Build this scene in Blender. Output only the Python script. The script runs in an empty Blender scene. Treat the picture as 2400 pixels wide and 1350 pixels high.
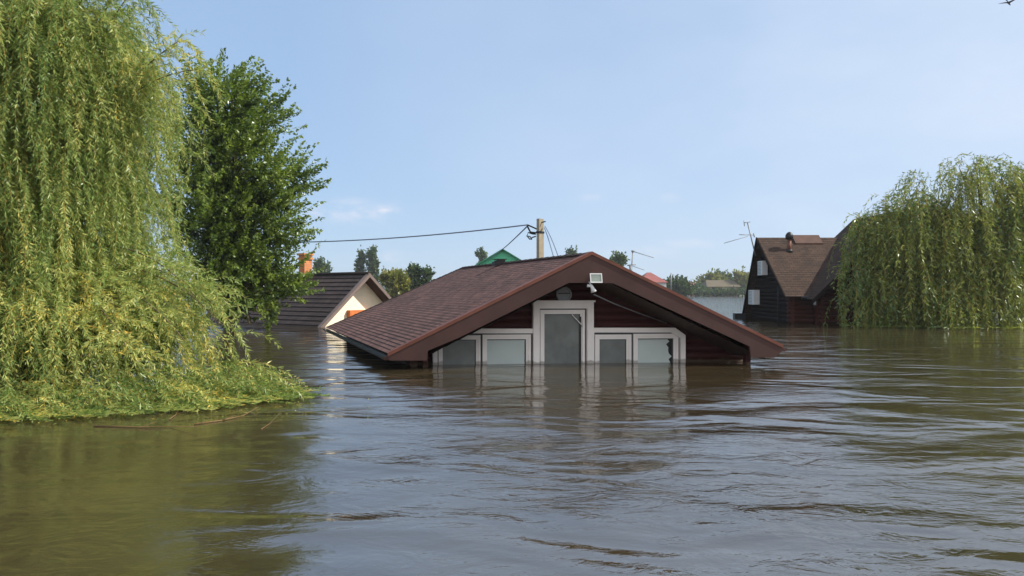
import bpy, math, random
import numpy as np
from mathutils import Vector, Matrix
R = math.radians
SC = bpy.context.scene
COL = SC.collection

# ------------------------------------------------------------------ camera, sky, sun, exposure
F, HOR, EYE = 1733.0, 685.0, 1.43           # focal length in photo pixels, horizon row, eye height over the water
cam = bpy.data.cameras.new('camera'); camo = bpy.data.objects.new('camera', cam); COL.objects.link(camo)
cam.sensor_width = 36.0; cam.lens = 36.0 * F / 2400.0
cam.shift_y = (HOR - 675.0) / 2400.0
cam.clip_start = 0.05; cam.clip_end = 20000
camo.location = (0, 0, EYE); camo.rotation_euler = (R(90), 0, 0)
SC.camera = camo

SUN_EL, SUN_ROT = 42.0, 94.0
sd = Vector((math.sin(R(SUN_ROT)) * math.cos(R(SUN_EL)), math.cos(R(SUN_ROT)) * math.cos(R(SUN_EL)), math.sin(R(SUN_EL))))
sun = bpy.data.lights.new('sun', 'SUN'); suno = bpy.data.objects.new('sun', sun); COL.objects.link(suno)
sun.energy = 4.2; sun.angle = R(0.5); sun.color = (1.0, 0.93, 0.82)
suno.rotation_euler = sd.to_track_quat('Z', 'Y').to_euler(); suno.location = sd * 60

W = bpy.data.worlds.new('World'); SC.world = W; W.use_nodes = True
nt = W.node_tree; bg = nt.nodes['Background']
sky = nt.nodes.new('ShaderNodeTexSky'); sky.sky_type = 'NISHITA'; sky.sun_disc = False
sky.sun_elevation = R(SUN_EL); sky.sun_rotation = R(SUN_ROT)
sky.air_density = 1.0; sky.dust_density = 0.3; sky.ozone_density = 2.2; sky.altitude = 0
bg.inputs[1].default_value = 0.11

def N(nt, t, **kw):
    n = nt.nodes.new(t)
    for k, v in kw.items():
        if k == 'inp':
            for i, x in v.items(): n.inputs[i].default_value = x
        else: setattr(n, k, v)
    return n
def L(nt, a, b): nt.links.new(a, b)
def MA(nt, op, a, b=None, c=None, clamp=False):
    n = nt.nodes.new('ShaderNodeMath'); n.operation = op; n.use_clamp = clamp
    for i, x in enumerate((a, b, c)):
        if x is None: continue
        if hasattr(x, 'links'): nt.links.new(x, n.inputs[i])
        else: n.inputs[i].default_value = x
    return n.outputs[0]
def RAMP(nt, fac, stops, mode='LINEAR'):
    n = nt.nodes.new('ShaderNodeValToRGB'); cr = n.color_ramp; cr.interpolation = mode
    while len(cr.elements) > 1: cr.elements.remove(cr.elements[-1])
    cr.elements[0].position, cr.elements[0].color = stops[0][0], (*stops[0][1], 1)
    for p, c in stops[1:]:
        e = cr.elements.new(p); e.color = (*c, 1)
    L(nt, fac, n.inputs[0]); return n.outputs[0]
def MIX(nt, fac, a, b, mode='MIX'):
    n = nt.nodes.new('ShaderNodeMix'); n.data_type = 'RGBA'; n.blend_type = mode
    for x, i in ((fac, 0), (a, 6), (b, 7)):
        if hasattr(x, 'links'): L(nt, x, n.inputs[i])
        elif i == 0: n.inputs[0].default_value = x
        else: n.inputs[i].default_value = (*x, 1)
    return n.outputs[2]

# faint clouds low over the horizon, fixed to directions of the sky
tc = N(nt, 'ShaderNodeTexCoord'); sep = N(nt, 'ShaderNodeSeparateXYZ'); L(nt, tc.outputs['Generated'], sep.inputs[0])
hx = MA(nt, 'DIVIDE', sep.outputs[0], MA(nt, 'MAXIMUM', sep.outputs[1], 0.05))
hz = MA(nt, 'DIVIDE', sep.outputs[2], MA(nt, 'MAXIMUM', sep.outputs[1], 0.05))
cn = N(nt, 'ShaderNodeTexNoise', inp={2: 40.0, 3: 7.0, 4: 0.65}); mp = N(nt, 'ShaderNodeMapping'); mp.inputs['Scale'].default_value = (1, 1, 2.2)
L(nt, tc.outputs['Generated'], mp.inputs[0]); L(nt, mp.outputs[0], cn.inputs[0])
acc = None
for px, py, rx, ry, st in ((905, 490, 26, 12, 0.9), (790, 500, 24, 12, 0.6), (742, 496, 22, 12, 0.7), (840, 500, 80, 22, .45), (1570, 465, 22, 10, 0.45), (1380, 463, 24, 8, .35),
                           (920, 604, 24, 11, .5), (1620, 570, 60, 10, .4), (1490, 590, 90, 14, .3), (820, 475, 50, 12, .3)):
    a = MA(nt, 'POWER', MA(nt, 'MULTIPLY', MA(nt, 'SUBTRACT', hx, (px - 1200) / F), F / rx), 2.0)
    b = MA(nt, 'POWER', MA(nt, 'MULTIPLY', MA(nt, 'SUBTRACT', hz, (HOR - py) / F), F / ry), 2.0)
    g = MA(nt, 'MULTIPLY', MA(nt, 'EXPONENT', MA(nt, 'MULTIPLY', MA(nt, 'ADD', a, b), -1.0)), st)
    acc = g if acc is None else MA(nt, 'MAXIMUM', acc, g)
cm = MA(nt, 'MULTIPLY', acc, MA(nt, 'MULTIPLY_ADD', cn.outputs[0], 3.2, -1.0, clamp=True), clamp=True)
front = MA(nt, 'GREATER_THAN', sep.outputs[1], 0.05)
cm = MA(nt, 'MULTIPLY', cm, front)
# thin high veil, stronger on the sun's side
vn = N(nt, 'ShaderNodeTexNoise', inp={2: 1.6, 3: 5.0, 4: 0.55}); mp2 = N(nt, 'ShaderNodeMapping'); mp2.inputs['Scale'].default_value = (1, 1, 2.5)
L(nt, tc.outputs['Generated'], mp2.inputs[0]); L(nt, mp2.outputs[0], vn.inputs[0])
veil = MA(nt, 'MULTIPLY', MA(nt, 'MULTIPLY_ADD', vn.outputs[0], 2.2, -0.65, clamp=True), MA(nt, 'MULTIPLY_ADD', sep.outputs[0], 1.1, 0.3, clamp=True))
skyc = MIX(nt, 0.75, sky.outputs[0], (2.37, 3.39, 4.97))
skyc = MIX(nt, veil, skyc, (4.4, 5.0, 5.9))
skyc = MIX(nt, MA(nt, 'MULTIPLY', MA(nt, 'MULTIPLY_ADD', sep.outputs[1], -1.6, -0.1, clamp=True), MA(nt, 'MULTIPLY_ADD', vn.outputs[0], 1.6, 0.0, clamp=True)), skyc, (9.0, 8.9, 8.9))   # unseen bright sky patch added behind the viewer as fill light
skyc = MIX(nt, cm, skyc, (5.2, 5.2, 5.7))
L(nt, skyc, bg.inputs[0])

SC.view_settings.view_transform = 'Standard'; SC.view_settings.look = 'None'
SC.view_settings.exposure = 0.63; SC.view_settings.gamma = 1.0; SC.view_settings.use_curve_mapping = False
SC.cycles.max_bounces = 6; SC.cycles.diffuse_bounces = 3; SC.cycles.glossy_bounces = 3; SC.cycles.transparent_max_bounces = 8
SC.cycles.caustics_reflective = False; SC.cycles.caustics_refractive = False
SC.cycles.sample_clamp_indirect = 4.0

# ------------------------------------------------------------------ helpers
def U(px, py, Y):                                  # a point at depth Y seen at a photo pixel
    return np.array(((px - 1200) / F * Y, Y, EYE - (py - HOR) / F * Y))
def s2l(r, g, b):
    f = lambda c: (c / 255 / 12.92) if c / 255 <= 0.04045 else ((c / 255 + 0.055) / 1.055) ** 2.4
    return (f(r), f(g), f(b))
def setp(o, label=None, cat=None, group=None, kind=None):
    if label: o['label'] = label
    if cat: o['category'] = cat
    if group: o['group'] = group
    if kind: o['kind'] = kind
    return o
def thing(name, loc, label, cat, group=None):
    o = bpy.data.objects.new(name, None); o.location = [float(x) for x in loc]; COL.objects.link(o); o.empty_display_size = 0.2
    return setp(o, label, cat, group)

class MB:
    """collects world-space geometry and links it as one mesh object"""
    def __init__(s): s.v = []; s.f = []; s.uv = []; s.m = []; s.mi = 0; s.smooth = False; s.sm = []
    def face(s, pts, uv=None, smooth=False):
        b = len(s.v); s.v += [tuple(float(c) for c in p) for p in pts]; s.f.append(list(range(b, b + len(pts))))
        s.uv.append(uv if uv else [(0.0, 0.0)] * len(pts)); s.m.append(s.mi); s.sm.append(smooth)
    def box(s, c, ax, ay, az):                     # centre and three half-axis vectors
        c, ax, ay, az = (np.array(q, float) for q in (c, ax, ay, az))
        P = lambda i, j, k: c + i * ax + j * ay + k * az
        lx, ly, lz = (2 * np.linalg.norm(q) for q in (ax, ay, az))
        flip = np.dot(np.cross(ax, ay), az) < 0
        for q, (a, b) in (([P(-1,-1,-1), P(-1,1,-1), P(1,1,-1), P(1,-1,-1)], (ly, lx)), ([P(-1,-1,1), P(1,-1,1), P(1,1,1), P(-1,1,1)], (lx, ly)),
                  ([P(-1,-1,-1), P(1,-1,-1), P(1,-1,1), P(-1,-1,1)], (lx, lz)), ([P(1,1,-1), P(-1,1,-1), P(-1,1,1), P(1,1,1)], (lx, lz)),
                  ([P(-1,1,-1), P(-1,-1,-1), P(-1,-1,1), P(-1,1,1)], (ly, lz)), ([P(1,-1,-1), P(1,1,-1), P(1,1,1), P(1,-1,1)], (ly, lz))):
            s.face(q[::-1] if flip else q, [(0, 0), (a, 0), (a, b), (0, b)])
    def abox(s, lo, hi):
        lo, hi = np.array(lo, float), np.array(hi, float); h = (hi - lo) / 2
        s.box((lo + hi) / 2, (h[0], 0, 0), (0, h[1], 0), (0, 0, h[2]))
    def prism(s, poly, d):                         # polygon swept along d
        poly = [np.array(p, float) for p in poly]; d = np.array(d, float)
        n = sum((np.cross(poly[i], poly[(i + 1) % len(poly)]) for i in range(len(poly))), np.zeros(3))
        if np.dot(n, d) > 0: poly = poly[::-1]
        s.face(poly); s.face([p + d for p in poly][::-1])
        for i in range(len(poly)):
            a, b = poly[i], poly[(i + 1) % len(poly)]
            s.face([b, a, a + d, b + d])
    def tube(s, pts, rad, n=8, cap=True):
        pts = [np.array(p, float) for p in pts]; k = len(pts)
        rad = [rad] * k if np.isscalar(rad) else rad
        rings = []
        for i, p in enumerate(pts):
            t = pts[min(i + 1, k - 1)] - pts[max(i - 1, 0)]; t = t / (np.linalg.norm(t) + 1e-9)
            a = np.cross(t, (0, 0, 1) if abs(t[2]) < 0.95 else (1, 0, 0)); a /= np.linalg.norm(a); b = np.cross(a, t)
            rings.append([p + rad[i] * (math.cos(2 * math.pi * j / n) * a + math.sin(2 * math.pi * j / n) * b) for j in range(n)])
        for i in range(k - 1):
            for j in range(n):
                s.face([rings[i][j], rings[i + 1][j], rings[i + 1][(j + 1) % n], rings[i][(j + 1) % n]], smooth=True)
        if cap: s.face(rings[0]); s.face(rings[-1][::-1])
    def build(s, name, mats, parent=None):
        if not isinstance(mats, (list, tuple)): mats = [mats]
        me = bpy.data.meshes.new(name)
        off = np.array(parent_world(parent)) if parent else np.zeros(3)
        me.from_pydata([tuple(np.array(v) - off) for v in s.v], [], s.f)
        ul = me.uv_layers.new(name='UVMap'); k = 0
        fl = [c for q in s.uv for p in q for c in p]; ul.data.foreach_set('uv', fl)
        for m in mats: me.materials.append(m)
        me.polygons.foreach_set('material_index', s.m); me.polygons.foreach_set('use_smooth', s.sm)
        import bmesh
        if any(s.sm):
            bm = bmesh.new(); bm.from_mesh(me); bmesh.ops.remove_doubles(bm, verts=bm.verts, dist=1e-5); bm.to_mesh(me); bm.free()
        o = bpy.data.objects.new(name, me); COL.objects.link(o)
        if parent: o.parent = parent
        return o
def parent_world(p):
    v = Vector((0, 0, 0))
    while p is not None: v += p.location; p = p.parent
    return tuple(v)
def fast_mesh(name, V, Q, mats, mi=None, tint=None, parent=None):     # V (n,3), Q (m,4) quads
    off = np.array(parent_world(parent)) if parent else np.zeros(3)
    V = (np.asarray(V, float) - off).astype(np.float32); Q = np.asarray(Q, np.int32); m, k = Q.shape
    me = bpy.data.meshes.new(name)
    me.vertices.add(len(V)); me.vertices.foreach_set('co', V.ravel())
    me.loops.add(m * k); me.loops.foreach_set('vertex_index', Q.ravel())
    me.polygons.add(m); me.polygons.foreach_set('loop_start', np.arange(0, m * k, k, dtype=np.int32))
    if not isinstance(mats, (list, tuple)): mats = [mats]
    for x in mats: me.materials.append(x)
    if mi is not None: me.polygons.foreach_set('material_index', np.asarray(mi, np.int32))
    if tint is not None:
        a = me.attributes.new('tint', 'FLOAT', 'FACE'); a.data.foreach_set('value', np.asarray(tint, np.float32))
    me.update(calc_edges=True)
    o = bpy.data.objects.new(name, me); COL.objects.link(o)
    if parent: o.parent = parent
    return o

# ------------------------------------------------------------------ materials
def mat(name):
    m = bpy.data.materials.new(name); m.use_nodes = True
    return m, m.node_tree, m.node_tree.nodes['Principled BSDF']
def flat(name, rgb, rough=0.6, var=0.18, scale=6.0, bump=0.0, spec=0.3, metallic=0.0, stretch=(1, 1, 1), wet=0.0):
    m, nt, b = mat(name)
    tc = N(nt, 'ShaderNodeTexCoord'); mp = N(nt, 'ShaderNodeMapping'); mp.inputs['Scale'].default_value = stretch
    L(nt, tc.outputs['Object'], mp.inputs[0])
    n = N(nt, 'ShaderNodeTexNoise', inp={2: scale, 3: 6.0, 4: 0.6}); L(nt, mp.outputs[0], n.inputs[0])
    lo, hi = tuple(c * (1 - var) for c in rgb), tuple(min(1, c * (1 + var)) for c in rgb)
    col = RAMP(nt, n.outputs[0], [(0.3, lo), (0.7, hi)])
    if wet:
        g = N(nt, 'ShaderNodeNewGeometry'); sz = N(nt, 'ShaderNodeSeparateXYZ'); L(nt, g.outputs['Position'], sz.inputs[0])
        wn = N(nt, 'ShaderNodeTexNoise', inp={2: 5.0, 3: 5.0}); L(nt, g.outputs['Position'], wn.inputs[0])
        hgt = MA(nt, 'ADD', sz.outputs[2], MA(nt, 'MULTIPLY_ADD', wn.outputs[0], -0.16, 0.08))
        band = MA(nt, 'MULTIPLY_ADD', hgt, -1.0 / 0.03, 0.07 / 0.03, clamp=True)
        col = MIX(nt, MA(nt, 'MULTIPLY', band, wet), col, (0.07, 0.052, 0.03))
    L(nt, col, b.inputs['Base Color'])
    b.inputs['Roughness'].default_value = rough; b.inputs['Specular IOR Level'].default_value = spec; b.inputs['Metallic'].default_value = metallic
    if bump:
        bu = N(nt, 'ShaderNodeBump', inp={0: 1.0, 1: bump}); L(nt, n.outputs[0], bu.inputs['Height']); L(nt, bu.outputs[0], b.inputs['Normal'])
    return m
def shingle_mat(name, c1, c2, mortar, w=0.33, h=0.14, bump=0.004, rough=0.9):
    m, nt, b = mat(name)
    uv = N(nt, 'ShaderNodeUVMap')
    br = N(nt, 'ShaderNodeTexBrick', inp={'Scale': 1.0, 'Mortar Size': 0.012, 'Mortar Smooth': 0.4, 'Brick Width': w, 'Row Height': h, 'Bias': -0.1})
    br.inputs['Color1'].default_value = (*c1, 1); br.inputs['Color2'].default_value = (*c2, 1); br.inputs['Mortar'].default_value = (*mortar, 1)
    L(nt, uv.outputs[0], br.inputs[0])
    n = N(nt, 'ShaderNodeTexNoise', inp={2: 1.3, 3: 6.0, 4: 0.65}); L(nt, uv.outputs[0], n.inputs[0])
    ms = N(nt, 'ShaderNodeMapping'); ms.inputs['Scale'].default_value = (2.2, 0.35, 1); L(nt, uv.outputs[0], ms.inputs[0])
    ns = N(nt, 'ShaderNodeTexNoise', inp={2: 1.0, 3: 5.0, 4: 0.6}); L(nt, ms.outputs[0], ns.inputs[0])   # weather streaks down the slope
    n2 = N(nt, 'ShaderNodeTexNoise', inp={2: 60.0, 3: 3.0}); L(nt, uv.outputs[0], n2.inputs[0])
    c = MIX(nt, 1.0, br.outputs[0], RAMP(nt, n.outputs[0], [(0.3, (0.72, 0.72, 0.74)), (0.7, (1.25, 1.2, 1.16))]), 'MULTIPLY')
    c = MIX(nt, 1.0, c, RAMP(nt, ns.outputs[0], [(0.3, (0.78, 0.80, 0.80)), (0.5, (1, 1, 1)), (0.72, (1.18, 1.15, 1.1))]), 'MULTIPLY')
    c = MIX(nt, 1.0, c, RAMP(nt, n2.outputs[0], [(0.3, (0.75, 0.75, 0.75)), (0.7, (1.25, 1.25, 1.25))]), 'MULTIPLY')
    L(nt, c, b.inputs['Base Color']); b.inputs['Roughness'].default_value = rough; b.inputs['Specular IOR Level'].default_value = 0.25
    bu = N(nt, 'ShaderNodeBump', inp={0: 1.0, 1: bump}); L(nt, MA(nt, 'ADD', MA(nt, 'MULTIPLY', br.outputs[1], -1.0), MA(nt, 'MULTIPLY', n2.outputs[0], 0.35)), bu.inputs['Height'])
    L(nt, bu.outputs[0], b.inputs['Normal'])
    return m
def leaf_mat(name, stops, trans=0.45, gloss=0.06):
    m = bpy.data.materials.new(name); m.use_nodes = True; nt = m.node_tree; nt.nodes.remove(nt.nodes['Principled BSDF'])
    out = nt.nodes['Material Output']
    at = N(nt, 'ShaderNodeAttribute', attribute_name='tint')
    col = RAMP(nt, at.outputs['Fac'], stops)
    d = N(nt, 'ShaderNodeBsdfDiffuse'); L(nt, col, d.inputs[0])
    t = N(nt, 'ShaderNodeBsdfTranslucent'); L(nt, MIX(nt, 1.0, col, (1.12, 1.12, 0.8), 'MULTIPLY'), t.inputs[0])
    g = N(nt, 'ShaderNodeBsdfGlossy', inp={1: 0.35}); g.inputs[0].default_value = (0.9, 0.95, 1, 1)
    a = N(nt, 'ShaderNodeMixShader', inp={0: trans}); L(nt, d.outputs[0], a.inputs[1]); L(nt, t.outputs[0], a.inputs[2])
    c = N(nt, 'ShaderNodeMixShader', inp={0: gloss}); L(nt, a.outputs[0], c.inputs[1]); L(nt, g.outputs[0], c.inputs[2])
    L(nt, c.outputs[0], out.inputs[0]); return m
def glass_mat(name, tint=(0.02, 0.03, 0.03), alpha=0.35):
    m, nt, b = mat(name)
    b.inputs['Base Color'].default_value = (*tint, 1); b.inputs['Roughness'].default_value = 0.03; b.inputs['IOR'].default_value = 1.5
    tr = N(nt, 'ShaderNodeBsdfTransparent'); mx = N(nt, 'ShaderNodeMixShader', inp={0: alpha})
    L(nt, tr.outputs[0], mx.inputs[1]); L(nt, b.outputs[0], mx.inputs[2]); L(nt, mx.outputs[0], nt.nodes['Material Output'].inputs[0])
    return m

M = {}
M['shingle'] = shingle_mat('brown_shingle', s2l(110, 82, 76), s2l(82, 62, 58), s2l(50, 39, 37), w=.22, h=.105)
M['barge'] = flat('brown_barge_paint', s2l(70, 50, 46), 0.6, 0.16, 1.8, spec=0.2)
M['flash'] = flat('red_brown_flashing', s2l(104, 64, 52), 0.6, 0.2, 3, spec=0.25)
M['redlog'] = flat('dark_red_log', s2l(54, 18, 18), 0.7, 0.35, 3.0, 0.01, stretch=(0.6, 0.6, 6), wet=.7)
M['soffit'] = flat('soffit_plank', s2l(60, 45, 36), 0.7, 0.3, 3.0, 0.01, stretch=(6, .6, 1))
M['white'] = flat('white_paint', s2l(222, 217, 214), 0.45, 0.07, 2.5, wet=.55)
M['screen'] = flat('grey_insect_screen', s2l(88, 93, 91), 0.35, 0.28, 2.6, spec=0.5)
M['blind'] = flat('pale_blind', s2l(204, 216, 214), 0.7, 0.05, 2.0)
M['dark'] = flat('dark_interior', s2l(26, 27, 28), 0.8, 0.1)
M['gap_shade'] = flat('gap_shade_grey', s2l(62, 64, 66), 0.6, 0.1)
M['glass'] = glass_mat('window_glass', alpha=0.08)
M['gutter'] = flat('black_gutter', s2l(24, 27, 26), 0.4, 0.2, 5, spec=0.5)
M['blackmetal'] = flat('black_metal', s2l(30, 30, 32), 0.45, 0.2, 8)
M['greymetal'] = flat('grey_metal', s2l(120, 122, 124), 0.4, 0.15, 8, spec=0.5)
M['whiteplastic'] = flat('white_plastic', s2l(206, 208, 208), 0.35, 0.04, 4)
M['lens'] = flat('lamp_reflector', s2l(120, 132, 124), 0.12, 0.2, 9, spec=0.8)

# ------------------------------------------------------------------ water and far bank
def water_material():
    m, nt, b = mat('muddy_flood_water')
    geo = N(nt, 'ShaderNodeNewGeometry'); P = geo.outputs['Position']
    sp = N(nt, 'ShaderNodeSeparateXYZ'); L(nt, P, sp.inputs[0]); X, Y = sp.outputs[0], sp.outputs[1]
    def noise(sx, sy, det, rough, dist, rot=0.0, off=0.0):
        mp = N(nt, 'ShaderNodeMapping'); mp.inputs['Scale'].default_value = (sx, sy, 1); mp.inputs['Rotation'].default_value = (0, 0, R(rot)); mp.inputs['Location'].default_value = (off, off * .7, 0)
        L(nt, P, mp.inputs[0]); n = N(nt, 'ShaderNodeTexNoise', inp={2: 1.0, 3: det, 4: rough, 8: dist}); L(nt, mp.outputs[0], n.inputs[0]); return n.outputs[0]
    def blob(cx, cy, rx, ry):
        a = MA(nt, 'POWER', MA(nt, 'DIVIDE', MA(nt, 'SUBTRACT', X, cx), rx), 2.0); c = MA(nt, 'POWER', MA(nt, 'DIVIDE', MA(nt, 'SUBTRACT', Y, cy), ry), 2.0)
        return MA(nt, 'EXPONENT', MA(nt, 'MULTIPLY', MA(nt, 'ADD', a, c), -1.0))
    swell = noise(0.5, 0.8, 2, 0.5, 0.7, 12, 3.1)
    mid = noise(2.1, 3.4, 4, 0.55, 1.0, -8, 7.7)
    fine = noise(8.0, 14.0, 4, 0.6, 0.8, 10, 1.3)
    patch = noise(0.28, 0.5, 3, 0.55, 0.8, 0, 11.0)
    lee = MA(nt, 'MAXIMUM', blob(1.9, 13.2, 3.4, 1.7), MA(nt, 'MULTIPLY', blob(-4.2, 6.3, 2.6, 3.2), 0.72))
    open_ = MA(nt, 'SUBTRACT', 1.0, MA(nt, 'MULTIPLY', lee, 0.93))
    pm = MA(nt, 'MULTIPLY_ADD', patch, 2.4, -0.65, clamp=True)
    rough = MA(nt, 'MULTIPLY', open_, MA(nt, 'MULTIPLY_ADD', pm, 0.84, 0.16))
    h = MA(nt, 'MULTIPLY', MA(nt, 'MULTIPLY', swell, 0.125), open_)
    h = MA(nt, 'ADD', h, MA(nt, 'MULTIPLY', MA(nt, 'MULTIPLY', mid, 0.027), rough))
    h = MA(nt, 'ADD', h, MA(nt, 'MULTIPLY', MA(nt, 'MULTIPLY', fine, 0.0054), MA(nt, 'ADD', rough, 0.06)))
    bu = N(nt, 'ShaderNodeBump', inp={0: 1.0, 1: 1.0}); L(nt, h, bu.inputs['Height']); L(nt, bu.outputs[0], b.inputs['Normal'])
    mud = noise(0.5, 0.5, 4, 0.6, 0.5, 0, 5.0)
    L(nt, RAMP(nt, mud, [(0.3, (0.032, 0.024, 0.012)), (0.7, (0.046, 0.035, 0.018))]), b.inputs['Base Color'])
    b.inputs['Roughness'].default_value = 0.03; b.inputs['IOR'].default_value = 2.8; b.inputs['Specular IOR Level'].default_value = 0.5
    return m
mb = MB(); mb.face([(-900, -40, 0), (900, -40, 0), (900, 312, 0), (-900, 312, 0)])
setp(mb.build('flood_water', water_material()), kind='structure')
mb = MB(); xs = np.linspace(-900, 900, 61); rb = random.Random(4); yb = [309 + rb.uniform(-5, 5) for _ in xs]
for i in range(60):
    a0, a1 = (xs[i], yb[i]), (xs[i + 1], yb[i + 1])
    mb.face([(*a0, -0.4), (*a1, -0.4), (a1[0], a1[1] + 6, 0.6), (a0[0], a0[1] + 6, 0.6)])
    mb.face([(a0[0], a0[1] + 6, 0.6), (a1[0], a1[1] + 6, 0.6), (a1[0] * 5, 5000, 1.0), (a0[0] * 5, 5000, 1.0)])
setp(mb.build('far_bank', flat('grassy_bank', s2l(84, 92, 54), 0.9, 0.3, 0.05)), kind='structure')

# ------------------------------------------------------------------ roofs made of overlapping courses
def courses(mb, A, B, C, D, rows, step, useg=1, rnd=None):
    """A-B along the eave, D-C along the ridge; each course is tilted and lapped over the one below"""
    A, B, C, D = (np.array(q, float) for q in (A, B, C, D))
    n = np.cross(B - A, D - A); n /= np.linalg.norm(n)
    if n[2] < 0: n = -n
    e = (B - A) / np.linalg.norm(B - A); Ls = np.linalg.norm((D - A) - np.dot(D - A, e) * e)
    for i in range(rows):
        f0, f1 = i / rows, (i + 1) / rows
        a, b, d, c = A + (D - A) * f0, B + (C - B) * f0, A + (D - A) * f1, B + (C - B) * f1
        lo = n * step; hi = n * step * 0.15
        P = [a + lo, b + lo, c + hi, d + hi]
        uv = [(float(np.dot(p - A, e)), float(f * Ls)) for p, f in zip((a, b, c, d), (f0, f0, f1, f1))]
        if np.dot(np.cross(P[1] - P[0], P[2] - P[0]), n) < 0: P = P[::-1]; uv = uv[::-1]
        mb.face(P, uv)
        mb.face([a + lo, a, b, b + lo], [uv[0]] * 4)

# ------------------------------------------------------------------ the brown house in the middle
hb = np.array((1.495, 14.0, 0.0)); hu = np.array((0.9945, 0.1045, 0)); hv = np.array((-0.342, 0.94, 0)); UP = np.array((0, 0, 1.0))
ZR, SL, SR_ = 2.17, 0.495, 0.475
def H(s, t, z): return hb + hu * s + hv * t + UP * z
def zr(s): return ZR + (SL * s if s < 0 else -SR_ * s)
def onplane(px, py, t):                            # where a line of sight meets the plane t of the house
    q = hb + hv * t; k = (px - 1200) / F
    s = (k * q[1] - q[0]) / (hu[0] - k * hu[1]); Y = q[1] + hu[1] * s
    return s, EYE - (py - HOR) / F * Y
house = thing('brown_house', H(0, 5, 0), 'brown shingled gable house flooded to its window tops', 'house')
EL, ER, TE, TR = -3.79, 3.75, 10.8, 8.67
roof = MB()
courses(roof, H(EL, 0, zr(EL)), H(EL, TE, zr(EL)), H(0, TR, ZR), H(0, 0, ZR), 40, 0.006)
courses(roof, H(ER, TE, zr(ER)), H(ER, 0, zr(ER)), H(0, 0, ZR), H(0, TR, ZR), 40, 0.006)
courses(roof, H(EL, TE, zr(EL)), H(ER, TE, zr(ER)), H(0, TR, ZR), H(0, TR, ZR), 40, 0.006)
roofo = roof.build('roof', M['shingle'], house)
mb = MB()                                           # ridge and hip caps
for a, b in ((H(0, 0.1, ZR + .012), H(0, TR, ZR + .012)), (H(0, TR, ZR + .01), H(EL, TE, zr(EL) + .01)), (H(0, TR, ZR + .01), H(ER, TE, zr(ER) + .01))):
    k = 26
    for i in range(k):
        p, q = a + (b - a) * i / k, a + (b - a) * (i + 1) / k
        d = (q - p) / np.linalg.norm(q - p); w = np.cross(d, UP); w /= np.linalg.norm(w)
        z0, z1 = 0.018, 0.008
        mb.face([p + UP * z0 - w * .11 - UP * .045, q + UP * z1 - w * .11 - UP * .045, q + UP * z1, p + UP * z0])
        mb.face([p + UP * z0, q + UP * z1, q + UP * z1 + w * .11 - UP * .045, p + UP * z0 + w * .11 - UP * .045])
mb.build('ridge_cap', M['shingle'], roofo)
mb = MB()                                           # soffit, the planked underside
for e, sg in ((EL, 1), (ER, -1)):
    n = 14
    for i in range(n):
        s0, s1 = e * .92 * (1 - i / n), e * .92 * (1 - (i + 1) / n)
        dz = -0.40
        q0, q1 = max(zr(s0) + dz, .15), max(zr(s1) + dz + .012, .15)
        mb.face([H(s0, 0.01, q0), H(s0, TE - .4, q0), H(s1, TE - 1.5, q1), H(s1, 0.01, q1)])
mb.build('soffit', M['soffit'], house)
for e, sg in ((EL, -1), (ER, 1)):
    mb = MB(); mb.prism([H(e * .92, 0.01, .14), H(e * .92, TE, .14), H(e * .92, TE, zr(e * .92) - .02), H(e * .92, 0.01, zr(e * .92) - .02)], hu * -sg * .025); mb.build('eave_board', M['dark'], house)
def fasc(pts, t0, t1, name, m):
    mb = MB(); q = [onplane(px, py, t0) for px, py in pts]
    mb.prism([H(s, t0, z) for s, z in q], hv * (t1 - t0)); return mb.build(name, m, house)
fasc([(1385, 596), (1385, 663), (1333, 663), (1075, 792), (1003, 822), (1001, 845), (914, 845), (905, 836), (908, 831)], -0.04, 0.0, 'bargeboard', M['barge'])
fasc([(1385, 596), (1834, 811), (1838, 820), (1815, 838), (1760, 838), (1757, 812), (1437, 664), (1385.5, 663)], -0.04, 0.0, 'bargeboard', M['barge'])
mb = MB()                                           # metal flashing along both rakes
for e in (EL - .02, ER + .02):
    a, b = H(0, 0, ZR + .02), H(e, 0, zr(e) + .02)
    mb.prism([a - hv * .055, b - hv * .055, b - hv * .055 - UP * .05, a - hv * .055 - UP * .05], hv * .012)
    mb.prism([a - hv * .055, b - hv * .055, b + hv * .13, a + hv * .13], UP * .012)
mb.build('rake_flashing', M['flash'], house)
mb = MB()                                           # gutters: open half pipes
gl = MB()
for e, sg in ((EL, -1), (ER, 1)):
    g = gl if sg < 0 else mb
    n = 10; r = 0.065
    A0, A1 = H(e, -0.02, zr(e) - .045) + hu * sg * .05, H(e, TE, zr(e) - .03) + hu * sg * .05
    pr = [(math.cos(math.pi + math.pi * k / n) * r, math.sin(math.pi + math.pi * k / n) * r) for k in range(n + 1)]
    for k in range(n):
        for off in (0, -0.004):
            p0, p1 = [(hu * x + UP * (z + off)) for x, z in (pr[k], pr[k + 1])]
            g.face([A0 + p0, A0 + p1, A1 + p1, A1 + p0], smooth=False)
    for t in np.arange(0.6, TE, 0.9):
        c = H(e, t, zr(e) - .04) + hu * sg * .05
        g.box(c + UP * .005, hu * .07, hv * .012, UP * .004)
go = gl.build('gutter', M['gutter'], house); go2 = mb.build('gutter', M['gutter'], house)
for e, sg, par in ((EL, -1, go), (ER, 1, go2)):
    mb = MB(); r = .067; c = H(e, -0.03, zr(e) - .045) + hu * sg * .05
    mb.prism([c + hu * r * math.cos(math.pi + math.pi * k / 10) + UP * r * math.sin(math.pi + math.pi * k / 10) for k in range(11)], hv * .012)
    mb.build('end_cap', M['barge'], par)
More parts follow.
